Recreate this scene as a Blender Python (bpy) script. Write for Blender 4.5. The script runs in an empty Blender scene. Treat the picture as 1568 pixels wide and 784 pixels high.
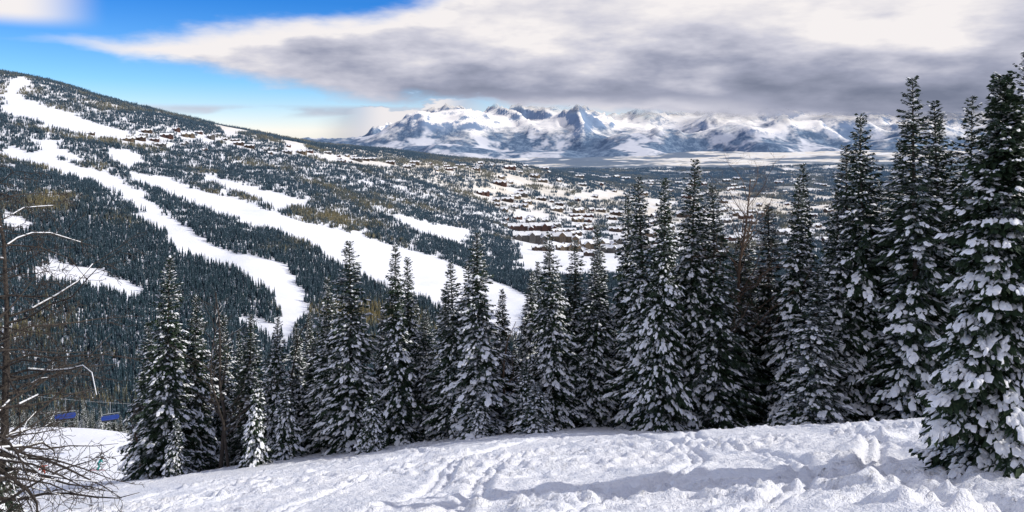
import bpy, math, random, numpy as np
from mathutils import Vector
C=bpy.context; D=bpy.data; scene=C.scene
rng=np.random.default_rng(7)
# ------------------------------------------------------------------ helpers
def ss(a,b,x):
    t=np.clip((x-a)/(b-a),0,1); return t*t*(3-2*t)
def _h(ix,iy,seed):
    n=(ix.astype(np.int64)*374761393+iy.astype(np.int64)*668265263+seed*1442695041)&0xFFFFFFFF
    n=((n^(n>>13))*1274126177)&0xFFFFFFFF
    n=(n^(n>>16))&0xFFFFFFFF
    return n/2147483647.5-1.0
def vn(x,y,seed=0):
    x=np.asarray(x,float); y=np.asarray(y,float)
    ix=np.floor(x); iy=np.floor(y); fx=x-ix; fy=y-iy
    fx=fx*fx*fx*(fx*(fx*6-15)+10); fy=fy*fy*fy*(fy*(fy*6-15)+10)
    a=_h(ix,iy,seed); b=_h(ix+1,iy,seed); c=_h(ix,iy+1,seed); d=_h(ix+1,iy+1,seed)
    return (a*(1-fx)+b*fx)*(1-fy)+(c*(1-fx)+d*fx)*fy
def fbm(x,y,o=4,seed=0,g=.5):
    r=0; a=1; t=0
    for i in range(o):
        r=r+a*vn(x,y,seed+i*17); t+=a; a*=g
        x,y=(x*.8-y*.6)*2.03+11.3,(x*.6+y*.8)*2.03+4.1
    return r/t
def mesh_obj(name,v,f,mats,mi=None,smooth=False,link=True):
    me=D.meshes.new(name)
    v=np.asarray(v,np.float32); f=np.asarray(f,np.int32)
    n=f.shape[1]
    me.vertices.add(len(v)); me.vertices.foreach_set('co',v.ravel())
    me.loops.add(f.size); me.loops.foreach_set('vertex_index',f.ravel())
    me.polygons.add(len(f)); me.polygons.foreach_set('loop_start',np.arange(0,f.size,n,dtype=np.int32))
    for m in mats: me.materials.append(m)
    if mi is not None: me.polygons.foreach_set('material_index',np.asarray(mi,np.int32))
    if smooth is not False:
        me.polygons.foreach_set('use_smooth',np.ones(len(f),bool) if smooth is True else np.asarray(smooth,bool))
    me.update(calc_edges=True)
    ob=D.objects.new(name,me)
    if link: scene.collection.objects.link(ob)
    return ob
def grid_faces(nr,nc):
    i=np.arange((nr-1)*(nc-1)); r=i//(nc-1); c=i%(nc-1)
    a=r*nc+c
    return np.stack([a,a+1,a+nc+1,a+nc],1)
class MB:
    def __init__(s): s.v=[];s.f=[];s.m=[];s.sm=[]
    def face(s,pts,m,sm=False):
        o=len(s.v); s.v+= [tuple(p) for p in pts]; s.f.append(list(range(o,o+len(pts)))); s.m.append(m); s.sm.append(sm)
    def box(s,x0,x1,y0,y1,z0,z1,m):
        P=[(x0,y0,z0),(x1,y0,z0),(x1,y1,z0),(x0,y1,z0),(x0,y0,z1),(x1,y0,z1),(x1,y1,z1),(x0,y1,z1)]
        for q in ((0,3,2,1),(4,5,6,7),(0,1,5,4),(1,2,6,5),(2,3,7,6),(3,0,4,7)): s.face([P[i] for i in q],m)
    def tube(s,pts,rad,m,n=6,sm=True):
        pts=[Vector(p) for p in pts]; o=len(s.v)
        for i,p in enumerate(pts):
            d=(pts[min(i+1,len(pts)-1)]-pts[max(i-1,0)]).normalized()
            a=d.cross(Vector((0,0,1)) if abs(d.z)<.9 else Vector((1,0,0))).normalized(); b=d.cross(a)
            r=rad[i] if hasattr(rad,'__len__') else rad
            for j in range(n):
                t=j*2*math.pi/n; s.v.append(tuple(p+a*r*math.cos(t)+b*r*math.sin(t)))
        for i in range(len(pts)-1):
            for j in range(n):
                s.f.append([o+i*n+j,o+i*n+(j+1)%n,o+(i+1)*n+(j+1)%n,o+(i+1)*n+j]); s.m.append(m); s.sm.append(sm)
        for k in (0,len(pts)-1):
            s.f.append([o+k*n+j for j in range(n)]); s.m.append(m); s.sm.append(False)
    def ball(s,c,r,m,nu=12,nv=8,z0=-1,z1=1):
        o=len(s.v)
        for i in range(nv+1):
            zz=z0+(z1-z0)*i/nv; q=math.sqrt(max(1-zz*zz,0))
            for j in range(nu):
                t=j*2*math.pi/nu; s.v.append((c[0]+r[0]*q*math.cos(t),c[1]+r[1]*q*math.sin(t),c[2]+r[2]*zz))
        for i in range(nv):
            for j in range(nu):
                s.f.append([o+i*nu+j,o+i*nu+(j+1)%nu,o+(i+1)*nu+(j+1)%nu,o+(i+1)*nu+j]); s.m.append(m); s.sm.append(True)
    def obj(s,name,mats,link=True):
        me=D.meshes.new(name); me.from_pydata(s.v,[],s.f)
        for m in mats: me.materials.append(m)
        me.polygons.foreach_set('material_index',s.m); me.polygons.foreach_set('use_smooth',s.sm); me.update()
        ob=D.objects.new(name,me)
        if link: scene.collection.objects.link(ob)
        return ob
# ------------------------------------------------------------------ materials
def mat(name):
    m=D.materials.new(name); m.use_nodes=True; nt=m.node_tree
    b=nt.nodes['Principled BSDF']; b.inputs['Roughness'].default_value=.7
    b.inputs['Specular IOR Level'].default_value=.25
    return m,nt,b
def N(nt,t,**k):
    n=nt.nodes.new(t)
    for a,b in k.items(): setattr(n,a,b)
    return n
def L(nt,a,b): nt.links.new(a,b)
def noise(nt,vec,scale,detail=4,rough=.55,mode=None):
    n=N(nt,'ShaderNodeTexNoise'); n.inputs['Scale'].default_value=scale; n.inputs['Detail'].default_value=detail; n.inputs['Roughness'].default_value=rough
    if vec is not None: L(nt,vec,n.inputs['Vector'])
    return n.outputs['Fac']
def ramp(nt,fac,pts):
    pts=sorted(pts,key=lambda q:q[0])
    r=N(nt,'ShaderNodeValToRGB'); e=r.color_ramp.elements
    e[0].position=pts[0][0]; e[0].color=(*pts[0][1],1)
    e[1].position=pts[-1][0]; e[1].color=(*pts[-1][1],1)
    for p,c in pts[1:-1]:
        q=e.new(p); q.color=(*c,1)
    L(nt,fac,r.inputs[0]); return r.outputs[0]
def mixc(nt,f,a,b,bt='MIX'):
    m=N(nt,'ShaderNodeMix',data_type='RGBA'); m.blend_type=bt
    if isinstance(f,(int,float)): m.inputs[0].default_value=f
    else: L(nt,f,m.inputs[0])
    for i,c in ((6,a),(7,b)):
        if isinstance(c,tuple): m.inputs[i].default_value=(*c,1)
        else: L(nt,c,m.inputs[i])
    return m.outputs[2]
def M(nt,op,a,b=None,c=None,clamp=False):
    m=N(nt,'ShaderNodeMath',operation=op); m.use_clamp=clamp
    for i,x in enumerate((a,b,c)):
        if x is None: continue
        if isinstance(x,(int,float)): m.inputs[i].default_value=x
        else: L(nt,x,m.inputs[i])
    return m.outputs[0]
def mr(nt,x,a,b,c=0.,d=1.,smooth=True):
    m=N(nt,'ShaderNodeMapRange'); 
    if smooth: m.interpolation_type='SMOOTHSTEP'
    L(nt,x,m.inputs[0])
    for i,q in zip((1,2,3,4),(a,b,c,d)):
        if isinstance(q,(int,float)): m.inputs[i].default_value=q
        else: L(nt,q,m.inputs[i])
    return m.outputs[0]
def bump(nt,b,h,s,d):
    n=N(nt,'ShaderNodeBump'); n.inputs['Strength'].default_value=s; n.inputs['Distance'].default_value=d
    L(nt,h,n.inputs['Height']); L(nt,n.outputs[0],b.inputs['Normal'])
def pos(nt):
    return N(nt,'ShaderNodeNewGeometry').outputs['Position']
def plain(name,c,rough=.6,spec=.3,nz=0):
    m,nt,b=mat(name); b.inputs['Roughness'].default_value=rough; b.inputs['Specular IOR Level'].default_value=spec
    n=noise(nt,pos(nt),nz or 3,3)
    L(nt,ramp(nt,n,[(.3,tuple(q*.8 for q in c)),(.7,tuple(min(q*1.15,1) for q in c))]),b.inputs['Base Color'])
    return m

m_snow,nt,b=mat('piste_snow')
p=pos(nt)
n1=noise(nt,p,.35,3); n2=noise(nt,p,9,4,.65)
L(nt,ramp(nt,n1,[(.3,(.83,.85,.905)),(.7,(.91,.91,.935))]),b.inputs['Base Color'])
b.inputs['Roughness'].default_value=.5
bump(nt,b,n2,.9,.12)
m_tsnow,nt,b=mat('branch_snow')
p=pos(nt); n1=noise(nt,p,9,3)
L(nt,ramp(nt,n1,[(.3,(.80,.83,.88)),(.65,(.92,.92,.92))]),b.inputs['Base Color']); bump(nt,b,n1,.6,.06)
m_need,nt,b=mat('fir_needles')
p=pos(nt); geo=N(nt,'ShaderNodeNewGeometry'); sep=N(nt,'ShaderNodeSeparateXYZ'); L(nt,geo.outputs['Normal'],sep.inputs[0])
up=M(nt,'ABSOLUTE',sep.outputs[2])
n1=noise(nt,p,1.3,2); n2=noise(nt,p,22,2,.7)
g=ramp(nt,n2,[(.3,(.010,.022,.015)),(.6,(.030,.054,.024)),(.85,(.09,.10,.032))])
fr=mr(nt,M(nt,'ADD',M(nt,'MULTIPLY',up,.35),M(nt,'ADD',M(nt,'MULTIPLY',n1,.5),M(nt,'MULTIPLY',n2,.6))),.86,1.04,0,.7)
L(nt,mixc(nt,fr,g,(.64,.68,.75)),b.inputs['Base Color']); b.inputs['Roughness'].default_value=.8
m_bark,nt,b=mat('bark')
p=pos(nt); n1=noise(nt,p,12,4,.7)
L(nt,ramp(nt,n1,[(.3,(.025,.021,.018)),(.7,(.085,.070,.058))]),b.inputs['Base Color']); bump(nt,b,n1,.6,.03); b.inputs['Roughness'].default_value=.9
m_twig=plain('aspen_bark',(.13,.09,.065),.9,.2,9)
m_far,nt,b=mat('forest_foliage')
p=pos(nt); oi=N(nt,'ShaderNodeObjectInfo')
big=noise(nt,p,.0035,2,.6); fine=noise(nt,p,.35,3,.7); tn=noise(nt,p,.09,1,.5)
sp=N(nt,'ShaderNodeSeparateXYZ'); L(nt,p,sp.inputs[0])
kind=mr(nt,M(nt,'ADD',M(nt,'ADD',M(nt,'MULTIPLY',tn,.34),mr(nt,sp.outputs[1],1700,3200,0.,.06)),M(nt,'ADD',M(nt,'MULTIPLY',oi.outputs['Random'],.08),big)),.76,.94)  # sunlit patches between cloud shadows, painted in as olive tree tint
g=mixc(nt,kind,(.018,.041,.054),(.18,.145,.055))  # kind: painted cloud shadow (dark) to sunlit patch (olive), not tree species
sn=mr(nt,M(nt,'ADD',fine,M(nt,'MULTIPLY',tn,.25)),.65,.88,0,.5)
col=mixc(nt,sn,g,(.54,.62,.75))
hz=mr(nt,sp.outputs[1],1100,6500,0,.42,False)  # aerial haze painted into the foliage colour, stronger with distance
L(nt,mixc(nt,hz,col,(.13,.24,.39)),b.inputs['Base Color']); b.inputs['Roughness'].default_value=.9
m_ter,nt,b=mat('snowy_ground')
p=pos(nt); sp=N(nt,'ShaderNodeSeparateXYZ'); L(nt,p,sp.inputs[0])
n1=noise(nt,p,.02,4,.6); n2=noise(nt,p,.0016,5,.62); n3=noise(nt,p,.006,5,.7); n4=noise(nt,p,.0010,4,.65)
snow=ramp(nt,n1,[(.3,(.82,.85,.90)),(.7,(.9,.9,.93))])
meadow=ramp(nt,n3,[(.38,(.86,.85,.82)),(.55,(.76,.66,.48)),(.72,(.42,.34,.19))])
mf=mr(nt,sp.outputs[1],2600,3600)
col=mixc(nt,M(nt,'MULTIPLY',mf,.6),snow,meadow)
near_f=M(nt,'ADD',M(nt,'MULTIPLY',n2,.5),M(nt,'MULTIPLY',n3,.5))
far_f=M(nt,'ADD',n4,-.03)
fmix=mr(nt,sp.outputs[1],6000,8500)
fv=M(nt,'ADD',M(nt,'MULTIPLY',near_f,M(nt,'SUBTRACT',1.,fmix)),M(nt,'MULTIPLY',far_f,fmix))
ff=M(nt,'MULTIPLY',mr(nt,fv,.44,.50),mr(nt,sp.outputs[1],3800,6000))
col=mixc(nt,M(nt,'MULTIPLY',ff,.92),col,mixc(nt,mr(nt,sp.outputs[1],5000,11000),(.06,.11,.165),(.085,.145,.23)))  # far forest cover, with bluish distance haze painted into its colour
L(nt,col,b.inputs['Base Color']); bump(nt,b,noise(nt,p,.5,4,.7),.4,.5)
m_mtn,nt,b=mat('mountain_snow_rock')
p=pos(nt); geo=N(nt,'ShaderNodeNewGeometry'); sep=N(nt,'ShaderNodeSeparateXYZ'); L(nt,geo.outputs['Normal'],sep.inputs[0])
sp=N(nt,'ShaderNodeSeparateXYZ'); L(nt,p,sp.inputs[0])
n1=noise(nt,p,.0022,6,.68); n2=noise(nt,p,.009,5,.75); n5=noise(nt,p,.0013,4,.65)
alt=mr(nt,M(nt,'ADD',sp.outputs[2],M(nt,'MULTIPLY',M(nt,'SUBTRACT',n1,.5),1000.)),-150,150)
rock=mr(nt,M(nt,'ADD',sep.outputs[2],M(nt,'MULTIPLY',n2,.6)),1.02,1.17)
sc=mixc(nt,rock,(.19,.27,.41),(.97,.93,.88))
fc=mixc(nt,mr(nt,n5,.50,.58),mixc(nt,mr(nt,n2,.42,.64),(.075,.13,.22),(.20,.28,.39)),(.62,.64,.70))  # rock and foothill forest blued and lightened: painted aerial haze
L(nt,mixc(nt,alt,fc,sc),b.inputs['Base Color']); b.inputs['Roughness'].default_value=.9
e=M(nt,'DIVIDE',sp.outputs[0],sp.outputs[1])
base=mr(nt,e,-.06,.30,470.,250.)
cn=noise(nt,p,.0013,4,.6)
al=mr(nt,M(nt,'SUBTRACT',M(nt,'ADD',sp.outputs[2],M(nt,'MULTIPLY',M(nt,'SUBTRACT',cn,.5),420.)),base),-170,110,1.,0.)
L(nt,al,b.inputs['Alpha'])

# ------------------------------------------------------------------ terrain shape
Y=[0,45,60,90,130,190,300,500,750,1000,1400,1900,2500,3200,3800,4500,6000,8500,11000,20000]
S=[-.662,-.493,-.324,-.155,0,.182,.351,.52,.662]
T=np.array([
[-2,-22,-28,-41,-57,-71,-125,-200,-225,-200,-150,-50,90,297,250,100,-200,-400,-400,-400],
[-2,-21,-27,-42,-57,-70.6,-125,-200,-235,-225,-190,-125,-20,115,100,0,-250,-400,-400,-400],
[-2,-20,-26,-43,-62,-85,-130,-195,-235,-240,-215,-175,-120,-30,-5,-80,-300,-400,-400,-400],
[-2,-19,-24,-42,-62,-88,-132,-190,-235,-255,-260,-245,-205,-145,-90,-100,-300,-420,-400,-400],
[-2,-18,-23,-42,-63,-90,-135,-185,-225,-255,-285,-330,-375,-340,-270,-175,-300,-400,-400,-400],
[-2,-18,-23,-42,-63,-90,-135,-185,-225,-255,-290,-340,-385,-390,-385,-380,-375,-370,-330,-330],
[-2,-18,-23,-42,-63,-90,-135,-185,-225,-255,-290,-340,-385,-390,-385,-380,-370,-340,-280,-280],
[-2,-17,-22,-42,-63,-90,-135,-185,-225,-255,-290,-340,-385,-390,-385,-375,-360,-330,-270,-270],
[-2,-17,-22,-42,-63,-90,-135,-185,-225,-255,-290,-340,-385,-390,-385,-375,-360,-330,-270,-270]],float)
ly=np.linspace(math.log(20),math.log(20000),400); sg=np.linspace(-.9,.9,181)
LY=np.log(np.maximum(np.array(Y,float),8))
A=np.array([np.interp(ly,LY,r) for r in T])
B=np.array([np.interp(sg,S,A[:,j]) for j in range(400)]).T
def smo(B,n,ax):
    k=np.ones(n)/n
    return np.apply_along_axis(lambda r:np.convolve(np.pad(r,(n//2,n//2),mode='edge'),k,'valid'),ax,B)
for _ in range(2): B=smo(smo(B,9,1),15,0)
def tab(s,y):
    fi=np.clip((s+.9)/1.8*180,0,179.999); fj=np.clip((np.log(np.maximum(y,20))-ly[0])/(ly[-1]-ly[0])*399,0,398.999)
    i=fi.astype(int); j=fj.astype(int); a=fi-i; b=fj-j
    return (B[i,j]*(1-a)+B[i+1,j]*a)*(1-b)+(B[i,j+1]*(1-a)+B[i+1,j+1]*a)*b
def Z(x,y):
    x=np.asarray(x,float); y=np.asarray(y,float)
    near=-1.7-.362*y+.09*x-.03*np.sqrt(x*x+25)+.15
    s=x/np.maximum(y,30)
    w=ss(54,92,y)
    z=near*(1-w)+tab(s,y)*w
    z=z+fbm(x/320,y/320,3,3)*13*ss(400,1000,y)+fbm(x/85,y/85,3,9)*4*ss(180,600,y)+fbm(x/1100,y/1100,3,5)*28*ss(2500,5000,y)
    z=z+vn(x/14,y/14,21)*.35*ss(10,30,y)*(1-ss(200,400,y))
    return z
def Z1(x,y): return float(Z(np.array([x]),np.array([y]))[0])
def near_sheet():
    xs=np.concatenate([np.arange(-85,-40,.4),np.arange(-40,-14,.18),np.arange(-14,16,.08),np.arange(16,35,.16),np.arange(35,62,.4)]); ys=np.concatenate([np.arange(-25,5,.5),np.arange(5,26,.07),np.arange(26,84,.2)])
    X,Yy=np.meshgrid(xs,ys)
    z=Z(X,Yy)
    amp=1-.65*ss(-22,-34,X+0*Yy)
    amp=amp*(1-.35*ss(26,50,Yy))
    wx=X+.5*vn(X/1.1,Yy/1.1,301); wy=Yy+.5*vn(X/1.1,Yy/1.1,302)
    n=fbm(X/3.2,Yy/3.0,2,31)*.15+fbm(wx/1.0,wy/.8,3,41)*.10
    chop=np.maximum(fbm(wx/.36,wy/.30,3,51,.62),-.12)
    n=n+chop*.20*ss(-.35,.3,fbm(X/3.5,Yy/3.5,2,77))
    n=n+fbm(X/.20,Yy/.18,2,57)*.045
    for k in range(20):
        c=-26+k*2.6+1.3*math.sin(k*2.3); ph=k*1.7
        path=c+(Yy*(.15+.09*(k%4)))+(1.4+.5*(k%3))*np.sin(Yy/(4.+.7*(k%3))+ph)
        d=(X-path)
        for off in (-.16,.16): n=n-.12*np.exp(-((d-off)/.10)**2)
        n=n+.07*np.exp(-((np.abs(d)-.45)/.15)**2)*(.5+chop)
    path=4.5+.55*(Yy-8)+1.2*np.sin(Yy/4.); d=X-path
    n=n-.16*np.exp(-(d/.7)**2)+.04*np.exp(-((d+1.1)/.4)**2)*(1+chop)
    z=z+n*amp
    return mesh_obj('snow_slope',np.stack([X,Yy,z],-1).reshape(-1,3),grid_faces(len(ys),len(xs)),[m_snow],smooth=True)
near_sheet()
def far_sheet():
    ys=np.concatenate([np.arange(-400,-20,20),np.arange(-20,60,4),np.exp(np.arange(math.log(60),math.log(13000),.0072))])
    sg_=np.linspace(-1,1,441); sg_=np.sign(sg_)*np.abs(sg_)**1.25*2.0
    X=sg_[None,:]*(np.maximum(ys,0)[:,None]+160); Yy=np.repeat(ys[:,None],len(sg_),1)
    z=Z(X,Yy)
    inn=np.where((X>-83)&(X<60)&(Yy>-23)&(Yy<82),1.,0.)
    z=z-1.2*inn
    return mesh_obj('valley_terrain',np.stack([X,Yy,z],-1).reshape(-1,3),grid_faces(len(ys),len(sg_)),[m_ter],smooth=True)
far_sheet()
def mountains():
    xs=np.arange(-9000,17000,42.); ys=np.arange(9600,17500,50.)
    X,Yy=np.meshgrid(xs,ys); s=X/Yy
    top=np.interp(s,[-.66,-.41,-.333,-.30,-.248,-.189,-.139,-.095,-.054,-.003,.039,.073,.123,.182,.233,.284,.351,.436,.52,.662,.94],
        [-230,-200,-150,-110,-50,50,140,230,300,270,310,330,320,320,380,370,440,520,600,700,700])
    bz=np.interp(s,[-.66,0,.182,.52],[-440,-440,-380,-330])
    r=0; a=1.; f=1/2600.; w=1.; tt=0
    wx=X+500*vn(X/1800,Yy/1800,501); wy=Yy+500*vn(X/1800,Yy/1800,502)
    for i in range(7):
        q=1-np.abs(vn(wx*f+3.1*i+5.5,wy*f*.8+7.7*i,170+i)); q=q**1.8*w; r=r+q*a; tt+=a; w=np.clip(q*1.8,0,1); a*=.72; f*=2.0
    r=r/tt
    rise=ss(10300,14200,Yy+900*vn(X/900,Yy/900,88))
    env=rise*(1-.6*ss(15000,17400,Yy))
    z=bz+(top-bz)*env*(.60+.72*r)+(r-.28)*180*rise*ss(-.30,-.15,s)
    z=z+210*ss(9700,11000,Yy)*(1-rise*.7)*np.maximum(fbm(X/1300,Yy/1100,4,133)+.15,0)*ss(-.25,-.1,s)
    z=z-160*(1-ss(9700,11000,Yy))
    f_=grid_faces(len(ys),len(xs))
    # summits that stand inside the cloud deck are not modelled
    t=np.clip((s+.06)/.36,0,1); cb=470+(250-470)*t*t*(3-2*t)
    over=(z-cb).ravel()
    f_=f_[over[f_].min(1)<175]
    return mesh_obj('mountain_range',np.stack([X,Yy,z],-1).reshape(-1,3),f_,[m_mtn],smooth=True)
mountains()

# ------------------------------------------------------------------ clearings: ski runs and openings, metres
RUNS=[
[(-1799,2717),(-1904,2970),(-1983,3178),(-1784,2878),(-1729,2715),(-1601,2619),(-1514,2621),(-1366,2551),(-1265,2565),(-1202,2396),(-1301,2319),(-1417,2317),(-1575,2379)],
[(-1164,2192),(-1131,2254),(-1042,2207),(-985,2124),(-1003,2034),(-1086,2078)],
[(-1352,2041),(-1215,1987),(-1112,1953),(-1038,1939),(-962,1917),(-831,1760),(-686,1550),(-586,1434),(-510,1390),(-431,1329),(-381,1310),(-335,1244),(-283,1067),(-223,828),(-242,808),(-288,936),(-356,1099),(-414,1185),(-498,1272),(-583,1342),(-679,1464),(-767,1568),(-865,1669),(-1008,1798),(-1123,1837),(-1269,1917)],
[(-1001,1996),(-916,2032),(-785,1962),(-670,1915),(-588,1862),(-491,1739),(-392,1756),(-264,1702),(-130,1631),(-30,1464),(40,1310),(38,989),(-18,894),(-76,1074),(-145,1195),(-244,1292),(-338,1409),(-466,1558),(-556,1589),(-640,1633),(-792,1790),(-944,1913)],
[(-885,2188),(-790,2156),(-688,2122),(-615,2116),(-508,2012),(-542,1865),(-511,1687),(-534,1669),(-596,1911),(-677,1983),(-801,2045)],
[(-1354,2154),(-1258,2116),(-1146,2043),(-1080,2001),(-1108,1946),(-1223,1999)],
[(-723,1166),(-673,1149),(-617,1134),(-540,1095),(-496,1069),(-456,974),(-519,1017),(-580,1035),(-638,1057)],
[(-360,1005),(-320,987),(-278,957),(-248,853),(-281,867),(-330,932)],
[(-943,1424),(-888,1394),(-817,1318),(-803,1261),(-870,1313)],
[(-370,2149),(-233,2227),(-119,2398),(-107,1973),(-156,1960),(-238,1958)],
[(-1024,3406),(-902,3400),(-801,3068),(-808,2782)],
[(-1354,3493),(-1216,3700),(-1040,2837)],
[(-827,3022),(-713,3324),(-525,3375),(-502,3233),(-666,2987)],
[(-48,4088),(105,3994),(18,3631)],
[(-184,3409),(50,3690),(48,3556),(-175,3239)],
[(-10,3085),(125,3221),(173,3099),(-10,2830)],
[(-7,2137),(98,2533),(409,2749),(260,1750),(59,1521),(8,1655)],
[(274,3774),(641,4315),(586,3940),(288,3556)]]
def inside(px,py,poly):
    r=np.zeros(len(px),bool); n=len(poly)
    for i in range(n):
        x1,y1=poly[i]; x2,y2=poly[(i+1)%n]
        if y1==y2: continue
        c=((y1>py)!=(y2>py))&(px<(x2-x1)*(py-y1)/(y2-y1)+x1); r^=c
    return r
# ------------------------------------------------------------------ buildings
m_wall=[plain('timber_wall',(.085,.055,.038),.8),plain('red_brown_wall',(.095,.045,.034),.8),plain('tan_wall',(.16,.12,.08),.8),plain('stone_wall',(.13,.12,.11),.9)]
m_win=plain('window_glass',(.03,.045,.06),.15,.6); m_rsnow=plain('roof_snow',(.86,.87,.9),.6,.2,.3); m_trim=plain('roof_trim',(.07,.05,.04),.8)
def wing(b,x0,x1,y0,y1,zt,zr,alongx=True,cell=4.):
    b.box(x0,x1,y0,y1,-6,zt,0)
    fl=max(1,int(zt//3.1))
    for k in range(fl):
        za=k*3.1+1.0; zb=za+1.5
        n=int((x1-x0)//cell)
        for i in range(n):
            xa=x0+(i+.28)*(x1-x0)/n; xb=x0+(i+.72)*(x1-x0)/n
            b.face([(xa,y0-.04,za),(xb,y0-.04,za),(xb,y0-.04,zb),(xa,y0-.04,zb)],1); b.face([(xb,y1+.04,za),(xa,y1+.04,za),(xa,y1+.04,zb),(xb,y1+.04,zb)],1)
            b.box(xa-.3,xb+.3,y0-1.1,y0-.06,za-.75,za-.55,3) if i%2==0 and k>0 else None
        n=max(1,int((y1-y0)//cell))
        for i in range(n):
            ya=y0+(i+.28)*(y1-y0)/n; yb=y0+(i+.72)*(y1-y0)/n
            b.face([(x0-.04,yb,za),(x0-.04,ya,za),(x0-.04,ya,zb),(x0-.04,yb,zb)],1); b.face([(x1+.04,ya,za),(x1+.04,yb,za),(x1+.04,yb,zb),(x1+.04,ya,zb)],1)
    o=1.3; t=.9
    if alongx:
        ym=(y0+y1)/2
        b.face([(x0,y0,zt),(x0,ym,zr),(x0,y1,zt)],0); b.face([(x1,y0,zt),(x1,y1,zt),(x1,ym,zr)],0)
        sl=(zr-zt)/(ym-y0)
        for sgn,ye in ((-1,y0-o),(1,y1+o)):
            ze=zt-o*sl
            P=[(x0-o,ye,ze),(x1+o,ye,ze),(x1+o,ym,zr),(x0-o,ym,zr)]
            b.face(P,3); b.face([(q[0],q[1],q[2]+t) for q in P],2)
            b.face([P[0],P[1],(P[1][0],P[1][1],P[1][2]+t),(P[0][0],P[0][1],P[0][2]+t)],2)
            for xx in (x0-o,x1+o): b.face([(xx,ye,ze),(xx,ym,zr),(xx,ym,zr+t),(xx,ye,ze+t)],2)
    else:
        xm=(x0+x1)/2
        b.face([(x0,y0,zt),(x1,y0,zt),(xm,y0,zr)],0); b.face([(x0,y1,zt),(xm,y1,zr),(x1,y1,zt)],0)
        sl=(zr-zt)/(xm-x0)
        for xe in (x0-o,x1+o):
            ze=zt-o*sl
            P=[(xe,y0-o,ze),(xe,y1+o,ze),(xm,y1+o,zr),(xm,y0-o,zr)]
            b.face(P,3); b.face([(q[0],q[1],q[2]+t) for q in P],2)
            b.face([P[0],P[1],(P[1][0],P[1][1],P[1][2]+t),(P[0][0],P[0][1],P[0][2]+t)],2)
            for yy_ in (y0-o,y1+o): b.face([(xe,yy_,ze),(xm,yy_,zr),(xm,yy_,zr+t),(xe,yy_,ze+t)],2)
def building(kind,k):
    b=MB(); 
    if kind=='lodge':
        wing(b,-38,38,-9,9,16+3*(k%2),25+3*(k%2)); wing(b,-31,-15,-15,-9.5,15,22,False); wing(b,6,24,-16,-9.5,18,26.5,False); wing(b,40.5,58,-20,8,12,18,False)
        b.box(-6,-3,-2,1,20,30,0)
    elif kind=='condo':
        wing(b,-20,20,-7,7,9.3,14); wing(b,-13,-3,-11,-7.5,8.8,12.5,False); wing(b,6,16,-11,-7.5,8.8,12.5,False); b.box(-1,1,-1,1,11,16,0)
    else:
        wing(b,-9,9,-6,6,6.2,10.8); wing(b,-2,6,-10,-6.5,5.6,9,False); b.box(-6,-4.8,-1,.2,7,12.5,0)
    return b.obj(kind,[m_wall[k%4],m_win,m_rsnow,m_trim],link=False).data
lib={k:[building(k,i) for i in range(4)] for k in ('lodge','condo','chalet')}
BLD=[]
def put(kind,x,y,sc=1.,rot=None):
    n={'lodge':'ski_lodge','condo':'condominium_building','chalet':'chalet'}[kind]
    ob=D.objects.new(n,lib[kind][rng.integers(4)]); scene.collection.objects.link(ob)
    ob.location=(x,y,Z1(x,y)+.5); ob.scale=(sc,)*3; ob.rotation_euler=(0,0,rng.normal(0,.5) if rot is None else rot); BLD.append((x,y,(40 if kind=='lodge' else 24 if kind=='condo' else 12)*sc))
for x,y,sc,r in [(45,2420,1.1,.1),(150,2560,1.25,-.15),(265,2480,1.2,.2),(385,2580,1.2,-.1),(160,2320,.8,.5),(300,2330,.85,-.4),(395,2400,.9,.3),(80,2230,.6,.2),(225,2180,.6,-.3),(20,2640,.9,0.),(100,2760,1.,.1)]: put('lodge',x,y,sc,r)
path=[(-1200,2490),(-1125,2720),(-960,2900),(-766,3120),(-520,3330),(-277,3850),(-60,4200)]
for i in range(85):
    t=rng.random()*(len(path)-1); k=int(t); f=t-k
    x=path[k][0]*(1-f)+path[k+1][0]*f+rng.normal(0,60); y=path[k][1]*(1-f)+path[k+1][1]*f+rng.normal(0,80)
    if all((x-a)**2+(y-b)**2>(c+24)**2 for a,b,c in BLD): put('condo' if rng.random()<.6 else 'chalet',x,y,rng.uniform(.7,1.1))
for i in range(190):
    y=rng.uniform(2500,6000); x=rng.uniform(-.05,.44)*y
    if all((x-a)**2+(y-b)**2>(c+26)**2 for a,b,c in BLD): put('condo' if rng.random()<.4 else 'chalet',x,y,rng.uniform(1.,1.6))
for i in range(90):
    y=rng.uniform(2250,3500); x=rng.uniform(-.01,.20)*y
    if all((x-a)**2+(y-b)**2>(c+24)**2 for a,b,c in BLD): put('condo' if rng.random()<.5 else 'chalet',x,y,rng.uniform(.9,1.35))
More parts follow.
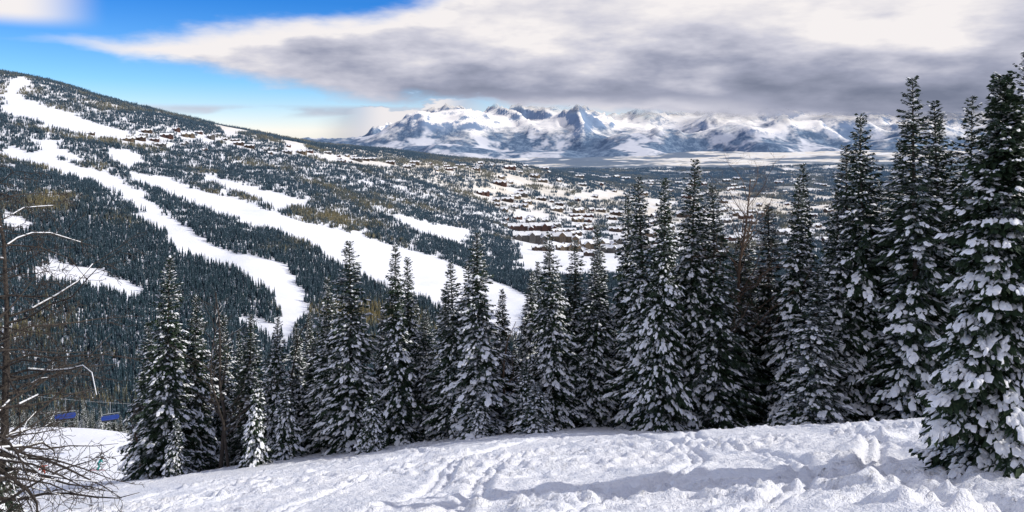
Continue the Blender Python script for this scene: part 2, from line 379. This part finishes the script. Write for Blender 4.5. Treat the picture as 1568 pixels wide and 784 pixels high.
# ------------------------------------------------------------------ conifers
def conifer(name,H,R,seed,snow=.6,dens=1.,link=False,pad=1.):
    r=np.random.default_rng(seed)
    V=[];F=[];MI=[];SM=[];off=0
    def add(v,f,mi,sm):
        nonlocal off
        V.append(v); F.append(f+off); MI.append(np.full(len(f),mi)); SM.append(np.full(len(f),sm)); off+=len(v)
    ns=7; zs=np.linspace(-.8,H*.99,9); rad=np.maximum(.011*H*(1-zs/H)**.9,.012)
    bend=np.stack([.05*np.sin(zs*.5+seed),.05*np.cos(zs*.43+seed)],1)
    a=np.arange(ns)*2*math.pi/ns
    tv=np.stack([bend[:,0:1]+rad[:,None]*np.cos(a),bend[:,1:2]+rad[:,None]*np.sin(a),np.repeat(zs[:,None],ns,1)],-1).reshape(-1,3)
    fs=[]
    for i in range(len(zs)-1):
        for j in range(ns):
            q=[i*ns+j,i*ns+(j+1)%ns,(i+1)*ns+(j+1)%ns,(i+1)*ns+j]; fs+= [[q[0],q[1],q[2]],[q[0],q[2],q[3]]]
    add(tv,np.array(fs),0,True)
    z=.035*H; bz=[];ba=[]
    ph=r.random()*6
    while z<H*.985:
        t=z/H; nb=int(round((9-4*t)*dens)); nb=max(nb,4)
        aa=ph+np.arange(nb)*2*math.pi/nb+r.normal(0,.22,nb); ph+=1.1
        bz+=list(z+r.normal(0,.06,nb)); ba+=list(aa)
        z+=(.29-.13*t)*(H/15)**.5/dens**.5
    bz=np.array(bz); ba=np.array(ba); n=len(bz); t=np.clip(bz/H,0,1)
    lob=1+.2*np.sin(ba*2+seed)+.16*np.sin(ba*3+bz*1.1+seed*2)+.16*np.sin(bz*2.3+ba+seed)
    Ln=R*((1-t)**.80*.97+.04)*lob*r.uniform(.62,1.16,n)*ss(-.05,.06,t)
    Ln=np.maximum(Ln,.13)
    s0=np.interp(t,[0,.5,.85,1],[-.22,-.05,.45,1.1])+r.normal(0,.09,n)
    cv=np.interp(t,[0,.6,1],[-.28,-.42,-.2])+r.normal(0,.07,n)
    bs=np.clip(snow*np.interp(t,[0,.45,1],[1.2,.85,.4])+r.normal(0,.28,n),0,1.2)
    er=np.stack([np.cos(ba),np.sin(ba),0*ba],1); et=np.stack([-np.sin(ba),np.cos(ba),0*ba],1)
    def bp(i,p):
        x=np.interp(bz[i],zs,bend[:,0]); y=np.interp(bz[i],zs,bend[:,1])
        o=er[i]*(Ln[i]*p)[:,None]; o[:,0]+=x; o[:,1]+=y
        o[:,2]+=bz[i]+Ln[i]*(s0[i]*p+cv[i]*p*p+.16*p**4)
        return o
    k=np.maximum((Ln/.08*dens).astype(int),3)
    i=np.repeat(np.arange(n),k*2); m=len(i)
    p=r.uniform(.06,1.0,m)**.8; side=np.where(r.random(m)<.5,-1.,1.)
    b0=bp(i,p); ll=(.12+.40*Ln[i]*(1-p)**.7*(.4+.6*np.minimum(p*3,1)))*r.uniform(.6,1.15,m); ll=np.minimum(ll,.62)
    ang=r.uniform(.45,1.15,m); slope=(s0[i]+2*cv[i]*p)
    d=er[i]*np.cos(ang)[:,None]+et[i]*(side*np.sin(ang))[:,None]; d[:,2]+=slope*.7-.22+r.normal(0,.16,m)
    d/=np.linalg.norm(d,axis=1)[:,None]
    upv=np.array([0,0,1.])+r.normal(0,.45,(m,3)); w=np.cross(d,upv); w/=np.linalg.norm(w,axis=1)[:,None]
    wd=(.035+.13*ll)*r.uniform(.7,1.3,m)
    mid=b0+d*(ll*.5)[:,None]; tip=b0+d*ll[:,None]; tip[:,2]-=ll*.12
    v=np.stack([b0,mid+w*wd[:,None],tip,mid-w*wd[:,None]],1).reshape(-1,3)
    q=np.arange(m)*4
    add(v,np.concatenate([np.stack([q,q+1,q+2],1),np.stack([q,q+2,q+3],1)]),1,False)
    for pp0,pp1 in ((.0,.5),(.5,1.0)):
        ii=np.arange(n); a0=bp(ii,np.full(n,pp0)); a1=bp(ii,np.full(n,pp1)); w_=(.05*(1-pp0)+.02)
        hz=np.array([0,0,w_*.6])
        v=np.stack([a0+hz,a0-hz,a1],1).reshape(-1,3); q=np.arange(n)*3
        add(v,np.stack([q,q+1,q+2],1),1,False)
    kk=np.maximum(Ln*10.5*dens/pad**1.3,1.5)
    i=np.repeat(np.arange(n),np.ceil(kk).astype(int)); m=len(i)
    p=r.uniform(.22,1.02,m); keep=r.random(m)<bs[i]*(.45+.7*p); i=i[keep];p=p[keep];m=len(i)
    c=bp(i,p); sd=r.normal(0,1,m)*(.16*Ln[i]*(1-p)+.05); c+=et[i]*sd[:,None]; c[:,2]-=np.abs(sd)*.25; c[:,2]+=.012
    lr=pad*r.uniform(.06,.19,m)*np.interp(Ln[i],[.2,2],[.6,1.1]); lt=lr*r.uniform(.45,.9,m); hh=lr*r.uniform(.3,.6,m)
    sl=(s0[i]+2*cv[i]*p)
    ax=er[i].copy(); ax[:,2]+=sl; bx=et[i].copy(); bx[:,2]+=r.normal(0,.2,m)
    vs=[c+np.array([0,0,1.])*hh[:,None]]
    for q in range(6):
        an=q*math.pi/3; jr=r.uniform(.65,1.3,m)
        vs.append(c+ax*(lr*math.cos(an)*jr)[:,None]+bx*(lt*math.sin(an)*jr)[:,None]-np.array([0,0,1.])*(hh*.25)[:,None])
    v=np.stack(vs,1).reshape(-1,3); q=np.arange(m)*7
    f=np.concatenate([np.stack([q,q+1+j,q+1+(j+1)%6],1) for j in range(6)])
    add(v,f,2,True)
    return mesh_obj(name,np.concatenate(V),np.concatenate(F),[m_bark,m_need,m_tsnow],np.concatenate(MI),np.concatenate(SM),link=link)
VAR=[]
for k,(R,sn) in enumerate([(2.0,.85),(2.3,1.0),(1.75,.6),(2.1,.6),(1.85,.95),(2.4,.75),(1.65,.5),(1.9,1.1)]):
    VAR.append((conifer('fir_variant',15.,R,100+k,sn,pad=.85).data,15.,R))
SMALL=[(conifer('fir_small',5.,1.25,200+k,1.,1.0).data,5.,1.25) for k in range(2)]
def plant(x,y,h,w,small=False):
    lb=SMALL if small else (VAR if x<15 or y>50 else [VAR[i] for i in (0,1,4,5,7)])
    me,H,R=lb[rng.integers(len(lb))]
    ob=D.objects.new('fir_tree',me); scene.collection.objects.link(ob)
    ob.location=(x,y,Z1(x,y)-.1); ob.scale=(w/(2*R),w/(2*R),h/H); ob.rotation_euler=(rng.normal(0,.018),rng.normal(0,.018),rng.uniform(0,6.28))
trees=[(-24.8,55,15.9,4.6),(-23.6,57,13.2,4.4),(-28,60,12.2,4),(-23,60,12.2,4),(-17.1,56,10.4,3.6),(-16.7,60,10.6,3.8),(-13.2,56,12.9,4.2),(-11.1,54,14.8,5),(-14.9,58,8.8,4.2),
(-7.8,54,14.1,4.5),(-7.6,58,14,4.2),(-9.7,59,11,3.8),(-6,55,9.3,4),(-3.9,53,12.2,4.5),(-1.9,51,13.6,5.2),(-3.3,57,13,4.2),(-.4,56,10.4,3.7),
(2.7,52,13.4,4.4),(4.2,55,13.5,4.3),(5.4,53,12.3,4.5),(6.7,56,14.7,4.4),(8.4,54,16.6,4.5),(8.5,50,16.5,4.9),(9.2,48,15.8,5),(11.4,50,17.6,4.9),(13,49,15.6,4.8),(13.5,55,15.8,4.6),
(17.4,52,14.8,4.8),(17.8,49,15.6,5),(20,52,17.2,4.8),(16.5,54,13.9,4.5),(20.7,50,13.2,5),(20.9,48,17.2,5.7),(21.2,46,18.4,6),(22.4,43,19.3,6.6),(23.1,47,17,5.4),
(25.3,45,18.6,5.8),(24.9,42,17.6,5.8),(27.7,44,18.4,6.2),(26.6,40,19,6.2),(17.3,44,9.3,4.7),(27.5,38,19,6),(31.6,40,18.2,6),(23.6,52,17.5,5.2),(27.5,50,19,5.4),(11,54,15,4.6),(-20,59,11.5,3.8),(1,58,12,4),
(19.3,46,14,5),(15,51,12.5,4.6),(24,49,15,5)]
for q in trees: plant(*q)
for q in [(-16.3,49,5.8,2.4),(-9,50,4.4,2.2),(1.5,48,3.2,2.5),(-2,49,3.1,2.1),(-23.1,53,4,2),(.7,50,4.6,2.5),(-15.4,53,5.4,2.4)]: plant(*q,small=True)
for (x,y,H,R,sd,sn,dn,pd) in [(9.26,14.6,7.5,1.7,333,1.05,1.7,.62),(12.4,16,8.8,1.9,334,1.05,1.4,.8),(-15.9,24,3.,.8,335,.6,1.3,.8)]:
    o=conifer('fir_tree',H,R,sd,sn,dn,True,pd); o.location=(x,y,Z1(x,y)-.2)
# ------------------------------------------------------------------ bare trees
def bare(name,x,y,h,seed,spread=.5,lv=3,droop=0.,r0=.12,mt=None,nch=7,snow=.5,horiz=False,lf=1.):
    rr=random.Random(seed); b=MB()
    def br(p,d,ln,rad,l):
        n=6 if l<2 else 4; pts=[p.copy()]; rs=[rad]; dd=d.copy(); q=p.copy()
        for i in range(n):
            j=.16+.07*l
            dd=(dd+Vector((rr.gauss(0,j),rr.gauss(0,j),rr.gauss(0,j*.8)+(.10 if l==0 else .05-droop*.1)))).normalized()
            q=q+dd*(ln/n); pts.append(q.copy()); rs.append(max(rad*(1-(i+1)/n*.85),.004))
        b.tube(pts,rs,0,5 if l<2 else 3)
        if l>0 and l<3 and rad>.008 and rr.random()<snow:
            a0=rr.randint(0,2); a1=rr.randint(3,len(pts))
            o=[a+Vector((0,0,r_*.9+.004)) for a,r_ in zip(pts,rs)][a0:a1]
            if len(o)>1: b.tube(o,[r_*.7+.004 for r_ in rs][a0:a1],1,4)
        if l<lv:
            c=int(nch*1.6) if l==0 else (8 if l==1 else 4)
            for k in range(c):
                f=rr.uniform(.22 if l==0 else .15,.97); i=min(int(f*n),n-1); g=f*n-i
                s_=pts[i].lerp(pts[i+1],g); base=(pts[i+1]-pts[i]).normalized()
                side=Vector((rr.gauss(0,1),rr.gauss(0,1),rr.gauss(0,.5))); side=(side-base*side.dot(base)).normalized()
                nd=(base*(1-spread)+side*spread*1.3)
                if horiz and l==0: nd=Vector((side.x,side.y,rr.uniform(-.25,.45)))
                br(s_,nd.normalized(),ln*lf*rr.uniform(.28,.5)*(1.15-f*.6),max(rs[i]*.42,.005),l+1)
    br(Vector((0,0,-.5)),Vector((rr.gauss(0,.05),rr.gauss(0,.05),1)),h+.5,r0,0)
    ob=b.obj(name,[mt or m_bark,m_tsnow]); ob.location=(x,y,Z1(x,y)); return ob
bare('dead_bare_tree',-8.25,12,6.4,5,.6,3,1.,.09,m_bark,32,.3,True,.9)
bare('dead_bare_tree',-8.3,11.6,6.4,21,.6,3,1.,.08,m_bark,36,.3,True,.85)
bare('dead_bare_tree',-8.9,12.6,6.6,9,.6,3,1.,.09,m_bark,30,.3,True,.95)
bare('bare_aspen_tree',-20.4,54,12.5,11,.5,3,0,.17,m_bark,8,.15)
bare('bare_aspen_tree',-19.4,53,10,12,.5,3,0,.12,m_bark,8,.15)
bare('bare_aspen_tree',15.2,52,17,13,.40,3,0,.2,m_twig,20,0)
bare('bare_aspen_tree',-.2,52,8,14,.45,2,0,.13,m_twig,5,.2)
bare('bare_aspen_tree',-16.2,57,11,16,.45,3,0,.12,m_bark,6,.1)
bare('bare_aspen_tree',-27.3,57,6,17,.45,3,0,.09,m_twig,6,.1)

# ------------------------------------------------------------------ instanced forests
def instancer(name,pts,scl,objs):
    me=D.meshes.new(name); me.vertices.add(len(pts)); me.vertices.foreach_set('co',np.asarray(pts,np.float32).ravel())
    at=me.attributes.new('tree_scale','FLOAT','POINT'); at.data.foreach_set('value',np.asarray(scl,np.float32))
    ob=D.objects.new(name,me); scene.collection.objects.link(ob)
    col=D.collections.new(name+'_variants')
    for o in objs: col.objects.link(o)
    ng=D.node_groups.new(name,'GeometryNodeTree')
    ng.interface.new_socket('Geometry',in_out='INPUT',socket_type='NodeSocketGeometry')
    ng.interface.new_socket('Geometry',in_out='OUTPUT',socket_type='NodeSocketGeometry')
    gi=ng.nodes.new('NodeGroupInput'); go=ng.nodes.new('NodeGroupOutput')
    ip=ng.nodes.new('GeometryNodeInstanceOnPoints'); ci=ng.nodes.new('GeometryNodeCollectionInfo')
    ci.inputs['Collection'].default_value=col; ci.inputs['Separate Children'].default_value=True; ci.inputs['Reset Children'].default_value=True
    na=ng.nodes.new('GeometryNodeInputNamedAttribute'); na.data_type='FLOAT'; na.inputs['Name'].default_value='tree_scale'
    rv=ng.nodes.new('FunctionNodeRandomValue'); rv.data_type='FLOAT_VECTOR'; rv.inputs[0].default_value=(0,0,0); rv.inputs[1].default_value=(.03,.03,6.28)
    ri=ng.nodes.new('FunctionNodeRandomValue'); ri.data_type='INT'; ri.inputs[4].default_value=0; ri.inputs[5].default_value=len(objs)-1
    k=ng.links.new
    k(gi.outputs[0],ip.inputs['Points']); k(ci.outputs[0],ip.inputs['Instance']); ip.inputs['Pick Instance'].default_value=True
    k(ri.outputs[2],ip.inputs['Instance Index']); k(rv.outputs[0],ip.inputs['Rotation'])
    k(na.outputs['Attribute'],ip.inputs['Scale']); k(ip.outputs[0],go.inputs[0])
    md=ob.modifiers.new('scatter','NODES'); md.node_group=ng
    return ob
def lowtree(k,clump=1,rad=0):
    r=np.random.default_rng(500+k); V=[];F=[];o=0
    for c in range(clump):
        H=14.*(1 if clump==1 else r.uniform(.6,1.15)); R=[1.9,2.3,1.6][(k+c)%3]*(1 if clump==1 else r.uniform(.85,1.1)); nt_=6 if clump==1 else 4
        a_=r.uniform(0,6.28); q_=rad*math.sqrt(r.random()) if clump>1 else 0; cx,cy=q_*math.cos(a_),q_*math.sin(a_)
        for t in range(nt_):
            z0=H*(.05+t*.93/nt_); zt=min(z0+H*1.6/nt_,H); rr=R*(1-t/nt_)**.85*r.uniform(.85,1.1); n=9 if clump==1 else 7
            V.append([cx,cy,zt])
            for j in range(n):
                a=j*2*math.pi/n+t; q=rr*(r.uniform(.5,.75) if j%2 else r.uniform(.9,1.2)); V.append([cx+q*math.cos(a),cy+q*math.sin(a),z0+(.35 if j%2 else -.25)+r.normal(0,.15)])
            for j in range(n): F.append([o,o+1+j,o+1+(j+1)%n])
            o+=n+1
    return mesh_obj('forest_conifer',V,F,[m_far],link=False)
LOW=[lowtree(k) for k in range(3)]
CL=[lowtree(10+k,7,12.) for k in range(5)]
def scatter(y0,y1,n,expo,smax=.78):
    p=2-expo; q=rng.random(n); y=(y0**p+q*(y1**p-y0**p))**(1/p)
    s=rng.uniform(-smax,smax,n); return s*y,y
def keepmask(x,y):
    k=np.ones(len(x),bool)
    jx=x+fbm(x/60,y/60,3,61)*22; jy=y+fbm(x/60,y/60,3,65)*22
    for pl in RUNS:
        px=np.array(pl)
        m=(jx>px[:,0].min())&(jx<px[:,0].max())&(jy>px[:,1].min())&(jy<px[:,1].max())
        idx=np.where(m)[0]; ins=inside(jx[idx]-9,jy[idx]+6,pl)&inside(jx[idx]+9,jy[idx]-6,pl); k[idx[ins]]=False
    s=x/y
    k&=~((s<-.42)&(y<215))
    for bx,by,br_ in BLD:
        k&=~((np.abs(x-bx)<br_+4)&(y<by+br_*.6)&(y>by-br_-(55 if br_>25 else 28)))
    d=fbm(x/230,y/230,4,91,.6)*.55+.5+.18*vn(x/40,y/40,5)
    thr=np.full(len(x),.08)
    thr=np.where((y>2300)&(s>-.03),.31,thr)
    thr=np.where((y>2900)&(s>.17),.41,thr)
    thr=np.where((y>1700)&(y<2600)&(s>-.02)&(s<.2),.36,thr)
    k&=d>thr
    return k
x,y=scatter(290,1500,92000,0.,.74); k=keepmask(x,y); x=x[k];y=y[k]
instancer('conifer_forest',np.stack([x,y,Z(x,y)-.3],1),rng.uniform(.5,1.15,len(x)),LOW)
x,y=scatter(1480,7500,100000,1.05,.74); k=keepmask(x,y); x=x[k];y=y[k]
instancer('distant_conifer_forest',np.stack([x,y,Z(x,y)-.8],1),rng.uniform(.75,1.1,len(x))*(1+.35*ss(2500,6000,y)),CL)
vobs=[]
for me,H,R in VAR: vobs.append(D.objects.new('fir',me))
x,y=scatter(62,300,2600,0.,.74); k=keepmask(x,y)&~((x/y<-.36)&(y<230)); x=x[k];y=y[k]
z=Z(x,y)-.3
instancer('conifer_stand',np.stack([x,y,z],1),rng.uniform(.55,1.0,len(x)),vobs)

# ------------------------------------------------------------------ chairlift
m_steel=plain('galvanised_steel',(.30,.31,.33),.45,.5); m_blue=plain('blue_bubble',(.012,.04,.22),.2,.6); m_seat=plain('seat_vinyl',(.03,.03,.04),.5)
def chair(x,y,zg):
    b=MB()
    b.tube([(0,-.15,0),(0,.15,0)],.12,0,8); b.tube([(0,0,0),(0,.35,-.5),(0,.45,-1.6),(0,.1,-2.1)],.05,0)
    b.tube([(-1.45,.1,-2.1),(1.45,.1,-2.1)],.05,0)
    for sx in (-1.4,1.4): b.tube([(sx,.1,-2.1),(sx,.5,-2.6),(sx,.35,-3.3),(sx,-.25,-3.35)],.035,0)
    b.box(-1.4,1.4,-.3,.3,-3.34,-3.22,1); 
    for i in range(6):
        x0=-1.4+i*.468; b.box(x0+.02,x0+.44,.31,.40,-3.2,-2.55,1)
    n=10; ar=[(math.radians(5+i*95/(n-1))) for i in range(n)]
    pr=[( .25-.95*math.sin(a), -2.95+.55*math.cos(a)) for a in ar]
    ws=[1.1+.45*math.sin(math.pi*(.15+.7*i/(n-1))) for i in range(n)]
    for i in range(n-1):
        b.face([(-ws[i],pr[i][0],pr[i][1]),(ws[i],pr[i][0],pr[i][1]),(ws[i+1],pr[i+1][0],pr[i+1][1]),(-ws[i+1],pr[i+1][0],pr[i+1][1])],2,True)
        for sg_ in (-1,1): b.face([(sg_*1.5,.25,-2.95),(sg_*ws[i],pr[i][0],pr[i][1]),(sg_*ws[i+1],pr[i+1][0],pr[i+1][1])],2)
    b.tube([(-1.3,-.5,-3.7),(1.3,-.5,-3.7)],.03,0); b.tube([(0,-.35,-3.2),(0,-.5,-3.7)],.03,0)
    o=b.obj('chairlift_chair',[m_steel,m_seat,m_blue]); o.location=(x,y,zg); o.rotation_euler=(0,0,.45)
def cab(y): return (-74.6-.105*(y-130), y, -45.2-.39*(y-130)+.00035*(y-130)**2)
for y in (129,147): chair(*cab(y))
b=MB(); b.tube([cab(y) for y in range(8,302,12)],.025,0,5); b.obj('lift_cable',[m_steel])
for y in (8,296):
    cx,cy,cz=cab(y); gz=Z1(cx+2.5,cy); b=MB()
    b.tube([(2.5,0,gz-cz-1),(2.5,0,.5)],[.5,.33],0,12); b.box(-.6,5.6,-.2,.2,.1,.5,0)
    for sx in (0,5):
        b.box(sx-.12,sx+.12,-2.2,2.2,-.25,-.12,0)
        for k in range(6): b.tube([(sx-.06,-2+k*.8,-.3),(sx+.06,-2+k*.8,-.3)],.22,0,10)
    b.obj('lift_tower',[m_steel]).location=(cx,cy,cz+.55)
# ------------------------------------------------------------------ skiers
m_skin=plain('skin',(.5,.32,.24),.6); m_black=plain('dark_fabric',(.03,.03,.035),.8); m_ski=plain('ski_topsheet',(.35,.06,.05),.35)
def skier(x,y,jacket,rot,sc=1.,pants=None):
    J=[(0,0,.82),(0,.08,1.08),(0,.2,1.32),(0,.25,1.47),(0,.30,1.62),
       (-.12,0,.80),(-.17,.24,.48),(-.15,.06,.10),(.12,0,.80),(.17,.24,.48),(.15,.06,.10),
       (-.2,.2,1.36),(-.38,.22,1.12),(-.42,.46,1.02),(.2,.2,1.36),(.46,.24,1.30),(.68,.40,1.26),
       (-.15,.20,.05),(.15,.20,.05)]
    E=[(0,1),(1,2),(2,3),(3,4),(0,5),(5,6),(6,7),(0,8),(8,9),(9,10),(2,11),(11,12),(12,13),(2,14),(14,15),(15,16),(7,17),(10,18)]
    Rr=[.17,.17,.19,.075,.085,.12,.09,.075,.12,.09,.075,.10,.07,.05,.10,.07,.05,.06,.06]
    me=D.meshes.new('body'); me.from_pydata(J,E,[]); ob=D.objects.new('tmp_body',me); scene.collection.objects.link(ob)
    ob.modifiers.new('s','SKIN'); lay=me.skin_vertices[0].data
    for i,q in enumerate(lay): q.radius=(Rr[i],Rr[i]*.85); q.use_root=(i==0)
    ob.modifiers.new('u','SUBSURF').levels=2
    C.view_layer.update(); dg=C.evaluated_depsgraph_get()
    m2=D.meshes.new_from_object(ob.evaluated_get(dg)); D.objects.remove(ob)
    m2.materials.clear()
    for m in (jacket,pants or m_black,m_skin): m2.materials.append(m)
    for p_ in m2.polygons:
        c=p_.center; p_.use_smooth=True
        p_.material_index=2 if (c.z>1.46 and abs(c.x)<.1) else (0 if c.z>.84 else 1)
    body=D.objects.new('body',m2); scene.collection.objects.link(body)
    b=MB()
    b.ball((0,.31,1.68),(.135,.155,.15),0,14,8,-.15,1)
    b.ball((0,.33,1.64),(.095,.12,.125),3)
    b.box(-.085,.085,.42,.47,1.64,1.71,1)
    b.ball((0,.455,1.61),(.018,.025,.025),3,6,4)
    b.box(-.03,.03,.435,.447,1.565,1.575,1)
    for sx in (-1,1):
        b.ball((sx*.15,.13,.09),(.075,.17,.12),1)
        pts=[(sx*.15,-.75,.03),(sx*.15,.75,.03),(sx*.15,.95,.10)]
        for (a,c) in zip(pts[:-1],pts[1:]):
            for dz in (0,.02):
                b.face([(a[0]-.05,a[1],a[2]+dz),(a[0]+.05,a[1],a[2]+dz),(c[0]+.05,c[1],c[2]+dz),(c[0]-.05,c[1],c[2]+dz)],2)
            for dx in (-.05,.05):
                b.face([(a[0]+dx,a[1],a[2]),(c[0]+dx,c[1],c[2]),(c[0]+dx,c[1],c[2]+.02),(a[0]+dx,a[1],a[2]+.02)],2)
    for h,sx in (((-.42,.47,1.02),-1),((.69,.41,1.26),1)):
        hv=Vector(h); b.ball(h,(.045,.055,.035),1,8,6)
        for k in range(4):
            o=Vector(((k-1.5)*.022,.04,0)); q=.05+.012*(k in (1,2))
            b.tube([hv+o,hv+o+Vector((0,q*.6,-.01)),hv+o+Vector((0,q*.7,-.045))],.010,1,5)
        b.tube([hv+Vector((-sx*.04,0,0)),hv+Vector((-sx*.065,.035,-.01)),hv+Vector((-sx*.04,.06,-.03))],.011,1,5)
        tip=Vector((h[0]+sx*.12,h[1]-.75,.08))
        b.tube([hv+Vector((0,.02,.06)),tip],.012,1,5); b.tube([tip+Vector((0,.03,.09)),tip+Vector((0,.03,.10))],.05,1,8)
    g=b.obj('gear',[m_black,m_black,m_ski,m_skin])
    e=D.objects.new('skier',None); scene.collection.objects.link(e); body.parent=e; g.parent=e
    e.location=(x,y,Z1(x,y)+.02); e.scale=(sc,)*3; e.rotation_euler=(-.25,0,rot)
m_teal=plain('teal_jacket',(.01,.32,.29),.6); m_red=plain('orange_jacket',(.50,.06,.02),.6)
skier(-70.4,131,m_teal,-1.0,1.3,m_teal); skier(-72.0,119,m_red,.9,1.2,m_red)

# ------------------------------------------------------------------ sky
SUN_AZ=math.radians(92); SUN_EL=math.radians(33)
w=D.worlds.new('World'); scene.world=w; w.use_nodes=True; nt=w.node_tree
for n in list(nt.nodes): nt.nodes.remove(n)
out=N(nt,'ShaderNodeOutputWorld'); sky=N(nt,'ShaderNodeTexSky',sky_type='NISHITA'); sky.sun_disc=False
sky.sun_elevation=SUN_EL; sky.sun_rotation=SUN_AZ; sky.altitude=2800; sky.air_density=1.0; sky.dust_density=.2; sky.ozone_density=3.
bg=N(nt,'ShaderNodeBackground'); bg.inputs[1].default_value=.15
tc=N(nt,'ShaderNodeTexCoord'); sp=N(nt,'ShaderNodeSeparateXYZ'); L(nt,tc.outputs['Generated'],sp.inputs[0])
x,y,z=sp.outputs
az=M(nt,'ARCTAN2',x,y); hl=M(nt,'SQRT',M(nt,'ADD',M(nt,'MULTIPLY',x,x),M(nt,'MULTIPLY',y,y))); el=M(nt,'ARCTAN2',z,hl)
tint=ramp(nt,mr(nt,el,0.,.2,0.,1.,False),[(0,(.98,.90,1.0)),(.3,(.50,.78,1.0)),(.8,(.15,.55,1.0)),(1,(.24,.62,1.08))])
L(nt,mixc(nt,1.,sky.outputs[0],tint,'MULTIPLY'),bg.inputs[0])
cv=N(nt,'ShaderNodeCombineXYZ'); L(nt,az,cv.inputs[0]); L(nt,M(nt,'MULTIPLY',el,3.0),cv.inputs[1])
cn=noise(nt,cv.outputs[0],4.6,5,.5); cn3=noise(nt,cv.outputs[0],14,4,.55)
w_=M(nt,'ADD',M(nt,'MULTIPLY',M(nt,'SUBTRACT',cn,.5),.06),M(nt,'MULTIPLY',M(nt,'SUBTRACT',cn3,.5),.035))
ew=M(nt,'ADD',el,w_)
def curve(pts):
    pts=sorted(pts)
    o=ramp(nt,M(nt,'DIVIDE',M(nt,'ADD',az,1.2),2.4),[((a+1.2)/2.4,((v+.05)/.5,)*3) for a,v in pts])
    return M(nt,'SUBTRACT',M(nt,'MULTIPLY',o,.5),.05)
low=curve([(-.60,.105),(-.50,.090),(-.387,.074),(-.235,.050),(-.11,.036),(.0,.022),(.25,.004),(.40,-.03),(1.1,-.04)])
up =curve([(-.60,.095),(-.52,.105),(-.40,.120),(-.32,.133),(-.22,.144),(-.1,.160),(.0,.22),(.1,.4),(1.1,.45)])
dens=M(nt,'MULTIPLY',mr(nt,M(nt,'SUBTRACT',ew,low),-.006,.016),mr(nt,M(nt,'SUBTRACT',up,ew),-.012,.020))
g1=M(nt,'MULTIPLY',mr(nt,M(nt,'ABSOLUTE',M(nt,'SUBTRACT',az,-.13)),.03,.13,1.,0.),mr(nt,M(nt,'ADD',ew,M(nt,'MULTIPLY',M(nt,'SUBTRACT',cn3,.5),.06)),.030,.042,1.,0.))
g2=M(nt,'MULTIPLY',mr(nt,cn,.50,.60),M(nt,'MULTIPLY',mr(nt,el,.014,.022),mr(nt,el,.026,.034,1.,0.)))
g3=M(nt,'MULTIPLY',mr(nt,cn,.43,.56),M(nt,'MULTIPLY',mr(nt,el,.11,.13),mr(nt,az,-.48,-.57)))
g4=M(nt,'MULTIPLY',mr(nt,cn,.42,.62),mr(nt,el,.2,.4))
allc=M(nt,'MAXIMUM',M(nt,'MAXIMUM',M(nt,'MAXIMUM',dens,g1),M(nt,'MULTIPLY',g2,.7)),M(nt,'MAXIMUM',g3,g4))
rim=M(nt,'MULTIPLY',mr(nt,M(nt,'SUBTRACT',up,ew),.0,.040,.5,0.),mr(nt,az,.0,-.1))
bank=M(nt,'MULTIPLY',mr(nt,ew,.026,.050,.6,0.),mr(nt,M(nt,'ABSOLUTE',M(nt,'SUBTRACT',az,.08)),.1,.3,1.,0.))
shade=M(nt,'ADD',M(nt,'MULTIPLY',M(nt,'SUBTRACT',cn,.5),1.7),M(nt,'ADD',M(nt,'ADD',mr(nt,ew,.035,.135,.24,.92),M(nt,'ADD',rim,bank)),mr(nt,az,-.1,-.5,0.,.3)))
shade=M(nt,'ADD',shade,M(nt,'MULTIPLY',M(nt,'SUBTRACT',cn3,.5),.55))
ccol=ramp(nt,M(nt,'MAXIMUM',shade,M(nt,'MULTIPLY',g1,.95)),[(0,(.19,.215,.30)),(.35,(.36,.38,.49)),(.7,(.62,.62,.71)),(1,(.92,.88,.88))])
bg2=N(nt,'ShaderNodeBackground'); L(nt,ccol,bg2.inputs[0]); bg2.inputs[1].default_value=1.
mx=N(nt,'ShaderNodeMixShader'); L(nt,allc,mx.inputs[0]); L(nt,bg.outputs[0],mx.inputs[1]); L(nt,bg2.outputs[0],mx.inputs[2]); L(nt,mx.outputs[0],out.inputs[0])
sl=D.lights.new('sun','SUN'); sl.energy=3.7; sl.angle=math.radians(.5); sl.color=(1,.955,.88)
so=D.objects.new('sun',sl); scene.collection.objects.link(so)
d=Vector((math.sin(SUN_AZ)*math.cos(SUN_EL),math.cos(SUN_AZ)*math.cos(SUN_EL),math.sin(SUN_EL)))
so.rotation_euler=d.to_track_quat('Z','Y').to_euler(); so.location=(0,0,300)
cam=D.cameras.new('camera'); co=D.objects.new('camera',cam); scene.collection.objects.link(co)
co.location=(0,0,0); co.rotation_euler=(math.radians(90),0,0)
cam.sensor_width=36; cam.lens=1184/1568*36; cam.shift_y=-.1224; cam.clip_end=60000; cam.clip_start=.1
scene.camera=co
scene.view_settings.view_transform='Standard'; scene.view_settings.look='None'; scene.view_settings.exposure=0
